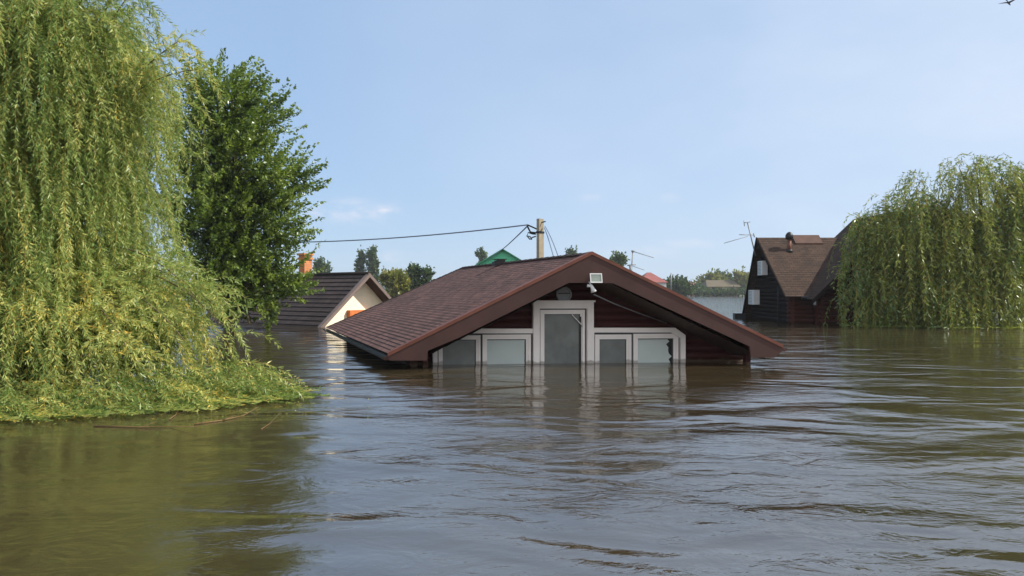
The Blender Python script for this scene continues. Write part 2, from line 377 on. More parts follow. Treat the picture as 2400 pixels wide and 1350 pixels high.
# log walls
TW, SWL, SWR = 1.05, -3.25, 3.7
def log_wall(mb, fn, a0, a1, z0, z1, h, out, clipL=None, clipR=None):
    """courses of half-round logs; fn(a, z) gives a wall point, out the outward direction"""
    z = z0; out = np.array(out, float)
    while z < z1:
        lo = a0 if clipL is None else max(a0, clipL(z + h)); hi = a1 if clipR is None else min(a1, clipR(z + h))
        if hi > lo:
            n = 6; pr = [(math.sin(math.pi * k / n) * h * .34, h * k / n) for k in range(n + 1)]
            for k in range(n):
                (o0, d0), (o1, d1) = pr[k], pr[k + 1]
                mb.face([fn(lo, z + d0) + out * o0, fn(hi, z + d0) + out * o0, fn(hi, z + d1) + out * o1, fn(lo, z + d1) + out * o1], smooth=False)
        z += h
mb = MB(); nrm = -hv
log_wall(mb, lambda s, z: H(s, TW, z), SWL, SWR, -0.6, 2.0, 0.16, nrm, lambda z: -(ZR - .22 - z) / SL, lambda z: (ZR - .22 - z) / SR_)
mb.prism([H(SWL, TW, -.6), H(SWR, TW, -.6), H(SWR, TW, zr(SWR) - .1), H(0, TW, ZR - .1), H(SWL, TW, zr(SWL) - .1)], hv * .1)
log_wall(mb, lambda t, z: H(SWL, TE - 0.9 - t + 1.05, z), 1.05, TE - 1.0, -0.6, 0.2, 0.16, -hu)
log_wall(mb, lambda t, z: H(SWR, t, z), 1.05, TE - 1.0, -0.6, 0.2, 0.16, hu)
mb.build('log_wall', M['redlog'], house)
for px in (996, 1750):                                # corner posts under the rake ends
    s, z = onplane(px, 860, 0.45); mb = MB()
    mb.box(H(s, 0.45, 0.0), hu * .05, hv * .05, UP * .42); mb.build('corner_post', M['redlog'], house)
mb = MB(); s, z = onplane(968, 858, 0.6)
for k in range(3): mb.tube([H(s, 0.5, -.25 + .16 * k), H(s, 1.3, -.25 + .16 * k)], .085, 12)
mb.build('log_end', M['redlog'], house)
# windows
def rect(mb, x0, y0, x1, y1, t, d, inset=None, yb=None):
    s0, z0 = onplane(x0, y0, t); s1, z1 = onplane(x1, y0, t); zt = (z0 + z1) / 2; s = (s0 + s1) / 2
    zb = -0.45 if y1 is None else (onplane(x0, y1, t)[1] + onplane(x1, y1, t)[1]) / 2
    mb.box(H(s, t - d / 2, (zt + zb) / 2), hu * (s1 - s0) / 2, hv * d / 2, UP * (zt - zb) / 2)
TF = TW - .12
def window(name_label, outer, sashes, chamfer=None):
    fr = MB(); x0, y0, x1 = outer; tw = 11
    if chamfer == 'L':
        q = [onplane(*p, TF) for p in ((x0, 905), (x0, 800), (x0 + 58, y0), (x1, y0), (x1, y0 + tw), (x0 + 68, y0 + tw), (x0 + tw, 812), (x0 + tw, 905))]
        fr.prism([H(s, TF, z) for s, z in q], -hv * .06); rect(fr, x1 - 5, y0 + tw, x1, None, TF, .06)
    elif chamfer == 'R':
        q = [onplane(*p, TF) for p in ((x0, y0), (x1 - 24, y0), (x1, y0 + 17), (x1, 905), (x1 - tw, 905), (x1 - tw, y0 + 25), (x1 - 32, y0 + tw), (x0, y0 + tw))]
        fr.prism([H(s, TF, z) for s, z in q], -hv * .06); rect(fr, x0, y0 + tw, x0 + 4, None, TF, .06)
    else:
        rect(fr, x0, y0, x1, y0 + 15, TF, .075); rect(fr, x0, y0 + 15, x0 + 15, None, TF, .075); rect(fr, x1 - 15, y0 + 15, x1, None, TF, .075)
        rect(fr, x0 - 3, y0 - 4, x1 + 3, y0, TF, .09)
    w = fr.build('window', M['white'], house)
    for sx0, sy0, sx1, fw, kind in sashes:
        sm = MB(); rect(sm, sx0, sy0, sx1, sy0 + fw, TF, .035); rect(sm, sx0, sy0 + fw, sx0 + fw, None, TF, .035); rect(sm, sx1 - fw, sy0 + fw, sx1, None, TF, .035)
        g = 1.6                                      # a second, slimmer bead inside the sash
        rect(sm, sx0 + fw, sy0 + fw, sx1 - fw, sy0 + fw + 5, TF, .02); rect(sm, sx0 + fw, sy0 + fw + 5, sx0 + fw + 5, None, TF, .02); rect(sm, sx1 - fw - 5, sy0 + fw + 5, sx1 - fw, None, TF, .02)
        sm.build('sash', M['white'], w)
        gk = MB(); rect(gk, sx0 - 3.5, sy0 - 3.5, sx1 + 3.5, sy0, TF, .012); rect(gk, sx0 - 3.5, sy0, sx0, None, TF, .012); rect(gk, sx1, sy0, sx1 + 3.5, None, TF, .012); rect(gk, sx0 + fw + 5, sy0 + fw + 5, sx1 - fw - 5, sy0 + fw + 7, TF, .013); rect(gk, sx1 - fw - 7.5, sy0 + fw + 7, sx1 - fw - 5, None, TF, .013)  # shade of the gaps round sash and pane, put in as grey strips
        gk.build('gap_shade', M['gap_shade'], w)
        pn = MB(); a0, a1, b0 = sx0 + fw + 5, sx1 - fw - 5, sy0 + fw + 5
        if kind == 'screen':
            rect(pn, a0 - 1, b0 - 1, a1 + 1, None, TF, .008); pn.build('insect_screen', M['screen'], w)
        else:
            rect(pn, a0 - 1, b0 - 1, a1 + 1, None, TF, .006); pn.build('pane', M['glass'], w)
            bl = MB()
            if kind == 'blind': rect(bl, a0 - 3, b0 - 3, a1 + 3, None, TF + .010, .004)
            else:                                    # torn edge along the right side of the blind
                rg = random.Random(8); e = [(a1 - 12 + rg.uniform(-5, 4) + (5 if y > 815 else 0), y) for y in range(int(b0), 905, 7)]
                q = [onplane(*p, TF + .006) for p in [(a0 - 3, 905), (a0 - 3, b0 - 3)] + e]
                bl.prism([H(s, TF + .006, z) for s, z in q], hv * .004)
            bl.build('blind', M['blind'], w)
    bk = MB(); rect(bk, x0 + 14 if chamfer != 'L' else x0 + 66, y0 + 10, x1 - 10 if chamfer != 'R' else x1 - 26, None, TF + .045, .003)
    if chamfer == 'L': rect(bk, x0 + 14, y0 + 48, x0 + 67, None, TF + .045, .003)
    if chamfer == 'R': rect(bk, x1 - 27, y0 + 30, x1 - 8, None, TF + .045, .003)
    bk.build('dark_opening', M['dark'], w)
    return w
window('left', (1013, 770, 1252), [(1027, 786, 1125, 5, 'screen'), (1130, 784, 1243, 6, 'blind')], 'L')
wc = window('mid', (1247, 708, 1388), [(1265, 726, 1369, 5, 'screen')])
mb = MB(); a, b = onplane(1338, 737, TF), onplane(1364, 765, TF)
mb.tube([H(a[0], TF - .05, a[1]), H(b[0], TF - .05, b[1])], .012, 6); mb.build('screen_brace', M['white'], wc)
mb = MB(); rect(mb, 1358, 742, 1362, None, TF - .03, .01); mb.build('screen_edge', M['blackmetal'], wc)
window('right', (1386, 768, 1603), [(1393, 784, 1478, 6, 'screen'), (1483, 782, 1588, 6, 'torn')], 'R')
mb = MB(); s, z = onplane(1322, 690, TW - .06); c = H(s, TW - .02, z)      # round gable vent
for r0, r1, d in ((.155, .125, .05), (.125, 0.0, .03)):
    n = 28; ring = lambda r, o: [c + (hu * math.cos(2 * math.pi * k / n) + UP * math.sin(2 * math.pi * k / n)) * r - hv * o for k in range(n)]
    A, B = ring(r0, d), ring(max(r1, .001), d)
    for k in range(n): mb.face([A[k], A[(k + 1) % n], B[(k + 1) % n], B[k]])
    A2 = ring(r0, 0)
    for k in range(n): mb.face([A2[k], A2[(k + 1) % n], A[(k + 1) % n], A[k]])
for dz in np.arange(-.1, .11, .035):
    w = math.sqrt(max(.0, .12 ** 2 - dz ** 2)); mb.box(c - hv * .036 + UP * dz, hu * w, hv * .006, UP * .008)
mb.build('gable_vent', M['greymetal'], house)
mb = MB(); p = [onplane(1392, 690, 0.2), onplane(1440, 712, 0.5), onplane(1500, 735, .8), onplane(1562, 757, 1.0)]
mb.tube([H(s, t, z) for (s, z), t in zip(p, (0.2, .5, .8, 1.0))], .012, 6); mb.build('cable', M['greymetal'], house)
mb = MB(); c = H(-0.02, 3.4, ZR)                     # roof vent hood on the ridge
v0 = U(1184, 627, 1); kk = (1184 - 1200) / F; t = (hb[0] - kk * hb[1]) / (kk * hv[1] - hv[0]); c = H(-.12, t, ZR + .02)
mb.prism([c + hu * -.15 - UP * .08, c + hu * .12 - UP * .06, c + hu * .12 + UP * .05, c + hu * .02 + UP * .07, c - hu * .14 + UP * .01], hv * .22)
mb.box(c + hu * .02 + hv * .11 + UP * .07, hu * .14, hv * .14, UP * .01)
mb.build('roof_vent', M['blackmetal'], house)
# lamp and camera on the bargeboard
s, z = onplane(1397, 652, -.16); c = H(s, -.16, z)
fl = thing('floodlight', c, 'white framed floodlight on the peak of the brown bargeboard', 'floodlight')
mb = MB(); a = .105; d = .02
tilt = np.array((0, 0, 0.12)); fx = hu; fz = UP * .98 - hv * -.17; fz /= np.linalg.norm(fz); fy = np.cross(fz, fx)
mb.prism([c + fx * x + fz * zz for x, zz in ((-.11, -.085), (.11, -.085), (.11, .085), (-.11, .085))], fy * .03)
for x0, x1, z0, z1 in ((-.115, .115, .07, .09), (-.115, .115, -.09, -.07), (-.115, -.098, -.07, .07), (.098, .115, -.07, .07)):
    mb.box(c + fx * (x0 + x1) / 2 + fz * (z0 + z1) / 2 - fy * .008, fx * (x1 - x0) / 2, fy * .01, fz * (z1 - z0) / 2)
mb.box(c + fy * .055, fx * .07, fy * .025, fz * .055)
mb.build('housing', M['whiteplastic'], fl)
mb = MB(); mb.box(c - fy * .006, fx * .096, fy * .004, fz * .069); mb.build('lens', M['lens'], fl)
mb = MB(); mb.box(c + fy * .1, fx * .012, fy * .06, fz * .012); mb.box(c + fx * -.085 + fy * .05, fx * .012, fy * .05, fz * .05); mb.build('bracket', M['blackmetal'], fl)
s, z = onplane(1385, 672, -.12); c = H(s, -.12, z)
sc_ = thing('security_lamp', c, 'small white cone shaped lamp hanging under the floodlight', 'security lamp')
mb = MB(); mb.tube([c + hu * .0 + UP * .04, c + hu * .03 - UP * .03, c + hu * .055 - UP * .10], [.022, .035, .058], 14); mb.build('lamp_shade', M['whiteplastic'], sc_)
mb = MB(); mb.tube([c + UP * .09 + hv * .07, c + UP * .05 + hv * .02, c + UP * .03], .014, 8); mb.tube([c - hu * .07 + UP * .02, c + UP * .01], [.03, .02], 8); mb.build('bracket', M['whiteplastic'], sc_)

# ------------------------------------------------------------------ foliage builders
def unit(a): return a / (np.linalg.norm(a, axis=-1, keepdims=True) + 1e-9)
def leaf_quads(P, D, S, ln, wd):
    """diamond leaves: base P, direction D, side S, length ln, width wd"""
    ln, wd = ln[:, None], wd[:, None]
    V = np.stack([P, P + D * ln * .45 + S * wd * .5, P + D * ln, P + D * ln * .45 - S * wd * .5], 1)
    return V.reshape(-1, 3)
def willow_strands(rg, O, Dh, Lm, step, flow, wind, leaf=(0.10, 0.015), per=2, water=0.02, sway=0.16, drag=(0.2, 1.0), thin=.003, clump=None):
    n = len(O); p = O.copy(); d = unit(np.c_[Dh * .8, rg.uniform(-.1, .45, n)]); tint0 = rg.random(n) if clump is None else np.clip(clump * .75 + rg.random(n) * .3, 0, 1)
    bend = rg.uniform(1.6, 3.6, n); left = rg.uniform(*drag, n); alive = np.ones(n, bool); ln = np.zeros(n)
    cur = unit(rg.normal(size=(n, 3))); LV, LT, SV, ST = [], [], [], []
    cyc = rg.uniform(0, 6.28, (n, 2))
    while alive.any():
        i = np.where(alive)[0]
        wob = np.c_[np.sin(cyc[i, 0] + ln[i] * 2.1), np.sin(cyc[i, 1] + ln[i] * 1.7), np.zeros(len(i))] * sway
        wet = p[i, 2] <= water + .05
        g = np.where(wet[:, None], np.array(flow) * 2.5, np.array((0, 0, -1.0)) + np.array(wind) + wob)
        nd = unit(d[i] + g * step * bend[i][:, None])
        nd[wet, 2] = np.clip(nd[wet, 2], -.05, .0) * .3; nd = unit(nd)
        q = p[i] + nd * step; q[:, 2] = np.maximum(q[:, 2], water + rg.uniform(0, .03, len(i)))
        s = unit(np.cross(nd, unit(rg.normal(size=(len(i), 3)))))
        w = thin * (1 - .6 * np.clip(ln[i] / Lm[i], 0, 1))[:, None]
        SV.append(np.stack([p[i] - s * w, p[i] + s * w, q + s * w, q - s * w], 1).reshape(-1, 3)); ST.append(tint0[i])
        for k in range(per):
            f = rg.random(len(i))[:, None]; b = p[i] * (1 - f) + q * f
            r = unit(rg.normal(size=(len(i), 3))); side = unit(np.cross(nd, r))
            D = unit(nd * rg.uniform(.3, 1.2, len(i))[:, None] + side * rg.uniform(.45, 1.1, len(i))[:, None] + np.array((0.1, 0, -.15)))
            D[wet, 2] = np.abs(D[wet, 2]) * .35; D = unit(D)
            S = unit(np.cross(D, unit(rg.normal(size=(len(i), 3)))))
            LV.append(leaf_quads(b, D, S, leaf[0] * rg.uniform(.45, 1.35, len(i)), leaf[1] * rg.uniform(.7, 1.3, len(i))))
            LT.append(np.clip(tint0[i] * .6 + rg.random(len(i)) * .4, 0, 1))
        ln[i] += step; p[i] = q; d[i] = nd
        left[i] -= np.where(wet, step, 0)
        alive[i] = (ln[i] < Lm[i]) & (left[i] > 0)
    LV, SV = np.concatenate(LV), np.concatenate(SV)
    V = np.concatenate([LV, SV]); Q = np.arange(len(V)).reshape(-1, 4)
    T = np.concatenate(LT + ST); mi = np.r_[np.zeros(len(LV) // 4), np.ones(len(SV) // 4)]
    return V, Q, mi, T
def bez(a, b, c, n):
    t = np.linspace(0, 1, n)[:, None]; a, b, c = (np.array(q, float) for q in (a, b, c))
    return (1 - t) ** 2 * a + 2 * t * (1 - t) * b + t * t * c
M['bark'] = flat('grey_bark', s2l(92, 80, 64), 0.9, 0.4, 8.0, 0.02, stretch=(3, 3, .6))
M['willow'] = leaf_mat('willow_leaf', [(0.0, s2l(66, 92, 44)), (0.35, s2l(118, 142, 76)), (0.68, s2l(172, 182, 110)), (0.9, s2l(216, 204, 114)), (1.0, s2l(224, 172, 64))], 0.45, 0.015)
M['twig'] = flat('yellow_twig', s2l(150, 124, 58), 0.7, 0.3, 3.0)
M['willow_far'] = leaf_mat('willow_leaf_far', [(0.0, s2l(58, 82, 38)), (0.5, s2l(106, 126, 54)), (1.0, s2l(178, 180, 84))], 0.35, 0.04)

# ------------------------------------------------------------------ the big willow on the left
rg = np.random.default_rng(7)
T0 = np.array((-7.42, 11.4, -0.6))
will = thing('willow_tree', (-7.2, 11.4, 0), 'big yellow-green weeping willow trailing into the water at the left edge', 'tree')
tr = MB(); tr.tube([T0, T0 + (0.1, 0, 1.5), T0 + (.15, -.1, 3.0)], [.42, .34, .28], 12)
limbs = []; tufts = []
for k in range(150):
    u = unit(rg.normal(size=3)); q = rg.uniform(.25, 1) ** .4
    if u[1] > .3 and rg.random() < .5: u[1] = -u[1]
    if u[2] < -.35: u[2] = rg.uniform(-.35, .6)
    uu_ = np.sign(u) * np.abs(u) ** .72; e = np.array((T0[0] - .25, T0[1], 4.2)) + uu_ * q * (1.7, 1.8, 2.7); e[0] += .4 * float(np.clip((e[2] - 3.9) / .9, 0, 1)); b = T0 + (0.1, -.05, np.clip(e[2] - 1.2, 1.8, 3.4))
    limbs.append((bez(b, (b + e) / 2 + (0, 0, rg.uniform(.3, .9)), e, 14), .05))
    tufts.append((24, rg.uniform(.7, 2.2) if rg.random() < .6 else rg.uniform(2.2, 5), .55))
for k in range(76):                                           # low, outward arching limbs over the water
    az = rg.uniform(-2.6, -.1); r = rg.uniform(1.2, 2.75); ze = rg.uniform(.55, 1.05) + .75 * (2.75 - r)
    e = np.array((T0[0] + r * math.cos(az), T0[1] + r * math.sin(az), ze)); b = T0 + (0.1, -.05, rg.uniform(1.4, 2.4))
    limbs.append((bez(b, (b + e) / 2 + (0, 0, rg.uniform(.4, .9)), e, 14), .04)); tufts.append((24, rg.uniform(.9, 2.6), .5))
for e, m in (((-4.35, 10.2, 1.35), (-5.6, 10.7, 2.6)), ((-3.95, 10.0, 1.0), (-5.0, 10.4, 2.1)), ((-4.1, 10.4, 1.15), (-5.2, 10.8, 2.2)), ((-4.3, 9.7, .8), (-5.3, 10.2, 1.8)), ((-4.8, 9.2, .75), (-5.7, 10, 1.6)),
             ((-4.75, 10.6, 5.05), (-5.9, 11, 4.6)), ((-4.55, 10.7, 4.65), (-5.9, 11, 4.7)), ((-5.4, 10.6, 5.8), (-6.3, 11, 5.2)), ((-5.9, 10.4, 6.2), (-6.5, 11, 5.6))):
    limbs.append((bez(T0 + (0.1, -.05, 2.4 if e[2] < 2 else 3.2), m, e, 14), .014)); tufts.append((44, rg.uniform(.35, .9), .3))
for c, r in limbs: tr.tube(c, list(np.linspace(r, .007, len(c))), 5, cap=False)
tr.build('trunk', M['bark'], will)
O, Dh, Lm, CT = [], [], [], []
for (c, r), (n, tl, f0) in zip(limbs, tufts):
    ct = rg.random()
    for _ in range(n):
        f = rg.uniform(f0, 1.0) * (len(c) - 1); i = min(int(f), len(c) - 2); p = c[i] + (c[i + 1] - c[i]) * (f - i)
        O.append(p + rg.normal(size=3) * (.11, .11, .08)); dd = c[-1] - c[0]; a = math.atan2(dd[1], dd[0]) + rg.normal() * 1.1; q = rg.uniform(.2, .9)
        CT.append(ct); Dh.append((math.cos(a) * q, math.sin(a) * q)); Lm.append(tl * rg.uniform(.5, 1.15))
O, Dh, Lm = np.array(O), np.array(Dh), np.array(Lm)
V, Q, mi, T = willow_strands(rg, O, Dh, Lm, .075, (0.75, -0.5, 0), (.08, -.05, 0), (0.088, 0.0145), 6, clump=np.array(CT), drag=(.25, 1.15), sway=.28)
n = 400; f = rg.random(n); ed = np.array(((-6.6, 8.3), (-5.3, 8.3), (-4.3, 9.0), (-3.55, 9.6), (-3.3, 10.1))); gi = f * 3.999; ii = gi.astype(int); e = ed[ii] + (ed[ii + 1] - ed[ii]) * (gi - ii)[:, None]
back = np.clip(rg.normal(.55, .5, n), -.15, 1.6); O2 = np.c_[e[:, 0] - back * .55 * rg.uniform(.3, 1.2, n), e[:, 1] + back * .75, .04 + .34 * np.clip(back, 0, 1.0) * rg.uniform(.1, 1.2, n)]
V2, Q2, mi2, T2 = willow_strands(rg, O2, np.c_[rg.uniform(.2, 1.0, n), rg.uniform(-.9, .1, n)], rg.uniform(.4, 1.5, n), .075, (.75, -.35, 0), (.7, -.35, .3), (0.088, 0.0145), 6, drag=(.2, .5), sway=.5)
Q = np.r_[Q, Q2 + len(V)]; V = np.r_[V, V2]; mi = np.r_[mi, mi2]; T = np.r_[T, T2]
fast_mesh('crown', V, Q, [M['willow'], M['twig']], mi, T, will)
print('willow faces', len(Q))

# ------------------------------------------------------------------ lobed crowns
def spray_tree(rg, lobes, nsp, nleaf, leaf, lean, sl=(0.7, 1.3), fill=0.35, thick=.17):
    """sprays of leaves that point out of the lobes (x,y,z,rx,ry,rz)"""
    lb = np.array(lobes, float); vol = lb[:, 3] * lb[:, 5]; k = rg.choice(len(lb), nsp, p=vol / vol.sum())
    u = unit(rg.normal(size=(nsp, 3))); rad = rg.uniform(fill, 1.0, nsp) ** .6
    base = lb[k, :3] + u * rad[:, None] * lb[k, 3:] * .82
    d = unit(u * (.8, .8, .5) + np.array(lean) + rg.normal(size=(nsp, 3)) * .25); ln = rg.uniform(*sl, nsp)
    i = np.repeat(np.arange(nsp), nleaf); f = rg.random(len(i)) ** 1.15
    droop = np.c_[np.zeros((len(i), 2)), .25 * (f ** 2) * ln[i]]
    P = base[i] + d[i] * (f * ln[i])[:, None] + droop + rg.normal(size=(len(i), 3)) * ((1 - f * .85) * ln[i] * thick)[:, None] * (1, 1, .7)
    D = unit(d[i] + rg.normal(size=(len(i), 3)) * .7 + (0, 0, -.15)); S = unit(np.cross(D, unit(rg.normal(size=(len(i), 3)) + (0, 0, 1.1))))
    V = leaf_quads(P, D, S, leaf[0] * rg.uniform(.6, 1.3, len(i)), leaf[1] * rg.uniform(.6, 1.3, len(i)))
    tint = np.clip(rg.random(nsp)[i] * .55 + rg.random(len(i)) * .45, 0, 1)
    return V, np.arange(len(V)).reshape(-1, 4), tint, base, d, ln
M['elm'] = leaf_mat('elm_leaf', [(0.0, s2l(64, 86, 34)), (0.5, s2l(100, 122, 44)), (1.0, s2l(148, 164, 70))], 0.42, 0.04)
rg = np.random.default_rng(21)
YT = 28.0; px2 = YT / F
elm = thing('broadleaf_tree', (U(545, 760, YT)[0], YT, 0), 'dense dark green leafy tree behind the big willow, its lowest spray touching the water', 'tree')
lob = []
for px, py, rx, ry in ((555, 245, 80, 66), (600, 305, 80, 75), (570, 390, 105, 95), (655, 440, 85, 60), (560, 520, 105, 85), (665, 500, 60, 45), (645, 640, 70, 42), (545, 640, 80, 75), (655, 560, 40, 30),
                       (490, 300, 55, 120), (490, 480, 60, 140), (600, 690, 70, 45), (510, 690, 70, 55), (680, 655, 50, 40), (560, 600, 90, 60)):
    c = U(px - 26, py, YT + (px - 570) * .004); lob.append((*c, rx * .93 * px2, (rx + ry) * .5 * px2, ry * .95 * px2))
V, Q, T, base, d, ln = spray_tree(rg, lob, 1150, 85, (0.135, 0.08), (.42, -.05, .12), (.8, 1.6), thick=.105)
hang = [(*U(628, 715, YT), 16 * px2, .3, 34 * px2), (*U(615, 690, YT), 30 * px2, .4, 25 * px2)]
V2, Q2, T2, *_ = spray_tree(rg, hang, 26, 60, (0.125, 0.075), (.0, 0, -1.3), (.4, .8))
fast_mesh('crown', np.r_[V, V2], np.r_[Q, Q2 + len(V)], M['elm'], None, np.r_[T, T2 * .5 + .5], elm)
tr = MB(); tb = np.array((U(535, 760, YT)[0], YT + .2, -.6)); top = U(560, 300, YT)
spine = bez(tb, tb + (-.2, 0, 4.5), top, 16); tr.tube(spine, list(np.linspace(.24, .04, 16)), 10)
for b in base[::4]:
    i = int(np.clip(np.argmin(np.abs(spine[:, 2] - (b[2] - .8))), 1, 14)); tr.tube(bez(spine[i], (spine[i] + b) / 2 + (0, 0, .25), b, 6), list(np.linspace(.05, .012, 6)), 4, cap=False)
tr.tube(bez(U(585, 760, 27.5), U(572, 720, 27.6), U(580, 640, 27.8), 8), list(np.linspace(.05, .02, 8)), 6)
tr.build('trunk', M['bark'], elm)

# ------------------------------------------------------------------ willow on the right
rg = np.random.default_rng(33)
C0 = np.array((20.0, 31.5, -.5))
will2 = thing('willow_tree', (20.0, 31.5, 0), 'round dark green weeping willow standing in front of the log chalet', 'tree')
tr = MB(); tr.tube([C0, C0 + (0, 0, 2.0), C0 + (.1, 0, 3.6)], [.45, .36, .3], 10); limbs = []
def hits_house(p): return p[0] < 22.0 and p[1] > 32.95
while len(limbs) < 280:
    u = unit(rg.normal(size=3)); q = rg.uniform(.2, 1) ** .4
    if u[1] > .2 and rg.random() < .6: u[1] = -u[1]
    if u[2] < -.4: u[2] = rg.uniform(-.4, .5)
    e = np.array((C0[0] - .8, C0[1] - .2, 2.7)) + u * q * (5.3, 2.0, 4.8)
    if e[0] < 18: e[2] -= (18 - e[0]) * .1
    if e[2] < .6 or hits_house(e): continue
    if len(limbs) % 5 == 0: e = np.array((16.3, 31.7, 3.7)) + u * q * (1.9, .9, 2.2); e[2] = max(e[2], 1.2)
    b = C0 + (0, 0, np.clip(e[2] - 1.5, 1.4, 3.6)); limbs.append(bez(b, (b + e) / 2 + (0, -.2, rg.uniform(.4, 1.2)), e, 10))
for c in limbs[::2]: tr.tube(c, list(np.linspace(.07, .015, 10)), 4, cap=False)
tr.build('trunk', M['bark'], will2)
O, Dh, Lm, CT = [], [], [], []
for c in limbs:
    ct = rg.random(); tl = rg.uniform(.8, 2.4) if rg.random() < .75 else rg.uniform(2.4, 4.5)
    for _ in range(20):
        f = rg.uniform(.72, 1) * 9; i = min(int(f), 8); p = c[i] + (c[i + 1] - c[i]) * (f - i) + rg.normal(size=3) * (.3, .2, .16)
        if hits_house(p + (0, .3, 0)): continue
        dd = c[-1] - c[0]; a = math.atan2(dd[1], dd[0]) + rg.normal() * 1.0; q = rg.uniform(.3, 1.0)
        CT.append(ct); O.append(p); Dh.append((math.cos(a) * q, math.sin(a) * q - (.1 if p[0] < 20 else 0))); Lm.append(tl * rg.uniform(.5, 1.15))
V, Q, mi, T = willow_strands(rg, np.array(O), np.array(Dh), np.array(Lm), .16, (0.6, -.3, 0), (.04, -.03, 0), (0.2, 0.042), 3, drag=(.05, .3), thin=.006, sway=.14, clump=np.array(CT))
fast_mesh('crown', V, Q, [M['willow_far'], M['twig']], mi, T, will2)
print('willow2 faces', len(Q))

# ------------------------------------------------------------------ log chalet on the right
M['chalet_roof'] = shingle_mat('dark_brown_shingle', s2l(74, 58, 48), s2l(58, 46, 39), s2l(36, 29, 26), 0.3, 0.16, 0.004)
M['chalet_log'] = flat('red_brown_log', s2l(66, 36, 29), 0.8, 0.3, 3.0, 0.01, spec=.1, stretch=(.6, .6, 5))
M['chalet_dark'] = flat('dark_stained_log', s2l(30, 23, 20), 0.85, 0.3, 3.0, 0.01, spec=.08, stretch=(.6, .6, 5))
ch = thing('log_chalet', (15.5, 36.5, 0), 'dark log chalet with two crossing gable roofs, flooded beside the right willow', 'house')
XG, YR, ZC = 12.6, 38.0, 4.24; YE, ZE = 34.0, 1.23; YB, ZB = 40.5, -.1
VX = 16.78                                            # where the ridge meets the crossing roof
def xroof(x): return 1.18 + .95 * (x - 13.56)
XV = 13.56 + (ZE - 1.18) / .95
rf = MB()
courses(rf, (XG, YE, ZE), (XV + .02, YE, ZE), (VX, YR, ZC), (XG, YR, ZC), 26, .01)
courses(rf, (VX, YB, ZB), (XG, YB, ZB), (XG, YR, ZC), (VX, YR, ZC), 24, .01)
XP, ZP = 17.8, xroof(17.8); XR = 21.3
courses(rf, (13.5, 38.6, xroof(13.5)), (13.5, 33.2, xroof(13.5)), (XP, 33.2, ZP), (XP, 38.6, ZP), 34, .01)
courses(rf, (XR, 33.2, ZP - .95 * (XR - XP)), (XR, 38.6, ZP - .95 * (XR - XP)), (XP, 38.6, ZP), (XP, 33.2, ZP), 28, .01)
rfo = rf.build('roof', M['chalet_roof'], ch)
mb = MB()                                              # bargeboards of the left gable and the crossing gable
def board(a, b, h, th, m=mb):
    a, b = np.array(a, float), np.array(b, float); m.prism([a, b, b - UP * h, a - UP * h], th)
board((XG - .02, YE - .05, ZE + .0), (XG - .02, YR, ZC + .02), .2, (-.05, 0, 0)); board((XG - .02, YR, ZC + .02), (XG - .02, YB, ZB + .02), .26, (-.05, 0, 0))
mb.build('bargeboard', M['chalet_dark'], ch)
mb = MB(); board((13.42, 33.18, xroof(13.42)), (XP, 33.18, ZP), .2, (0, -.05, 0), mb); board((XP + .001, 33.18, ZP), (XR + .05, 33.18, ZP - .95 * (XR - XP)), .2, (0, -.05, 0), mb)
mb.build('bargeboard', M['chalet_dark'], ch)
mb = MB(); XW = 13.0
def gz(y): return ZC - (YR - y) * .7525 if y < YR else ZC - (y - YR) * 1.74
log_wall(mb, lambda a, z: np.array((XW, a, z)), 34.5, 40.2, -.6, 4.0, .2, (-1, 0, 0), lambda z: YR - (ZC - .1 - z) / .7525, lambda z: YR + (ZC - .1 - z) / 1.74)
mb.prism([(XW, 34.5, -.6), (XW, 34.5, gz(34.5) - .03), (XW, YR, ZC - .03), (XW, 40.2, gz(40.2) - .03), (XW, 40.2, -.6)], (.1, 0, 0))
mb.build('gable_wall', M['chalet_dark'], ch)
mb = MB()
log_wall(mb, lambda a, z: np.array((a, 34.5, z)), XW, 15.0, -.6, 1.3, .2, (0, -1, 0))
log_wall(mb, lambda a, z: np.array((a, 33.8, z)), 14.1, XR - .5, -.6, 4.6, .2, (0, -1, 0), lambda z: 13.56 + (z + .06 - 1.18) / .95, lambda z: XR - (z + .06 - (ZP - .95 * (XR - XP))) / .95)
log_wall(mb, lambda a, z: np.array((14.1, 34.6 - a, z)), 0, .8, -.6, 1.4, .2, (-1, 0, 0))
log_wall(mb, lambda a, z: np.array((XR - .5, a, z)), 33.8, 38.4, -.6, 1.4, .2, (1, 0, 0))
mb.prism([(13.9, 33.82, -.6), (XR - .3, 33.82, -.6), (XR - .3, 33.82, ZP - .95 * (XR - .3 - XP) - .03), (XP, 33.82, ZP - .03), (13.9, 33.82, xroof(13.9) - .03)], (0, .1, 0))
mb.build('front_wall', M['chalet_log'], ch)
mb = MB()
for z in np.arange(-.3, 1.2, .2): mb.tube([(13.0, 34.25, z), (13.0, 34.8, z)], .1, 8)
mb.build('log_ends', M['chalet_log'], ch); mb = MB()
for z in np.arange(-.3, 1.2, .2): mb.tube([(14.1, 33.55, z), (14.1, 34.0, z)], .1, 8)
mb.build('log_ends', M['chalet_log'], ch)
mb = MB(); c = U(1849, 587, 35.9); c[2] = ZE + (35.9 - YE) * .7525
c = np.array((.375 * 37.05, 37.05, ZE + (37.05 - YE) * .7525))
mb.tube([c - UP * .2, c + UP * .56], .10, 12); po = mb.build('stovepipe', flat('rusty_pipe', s2l(104, 66, 52), .6, .3, 9), ch)
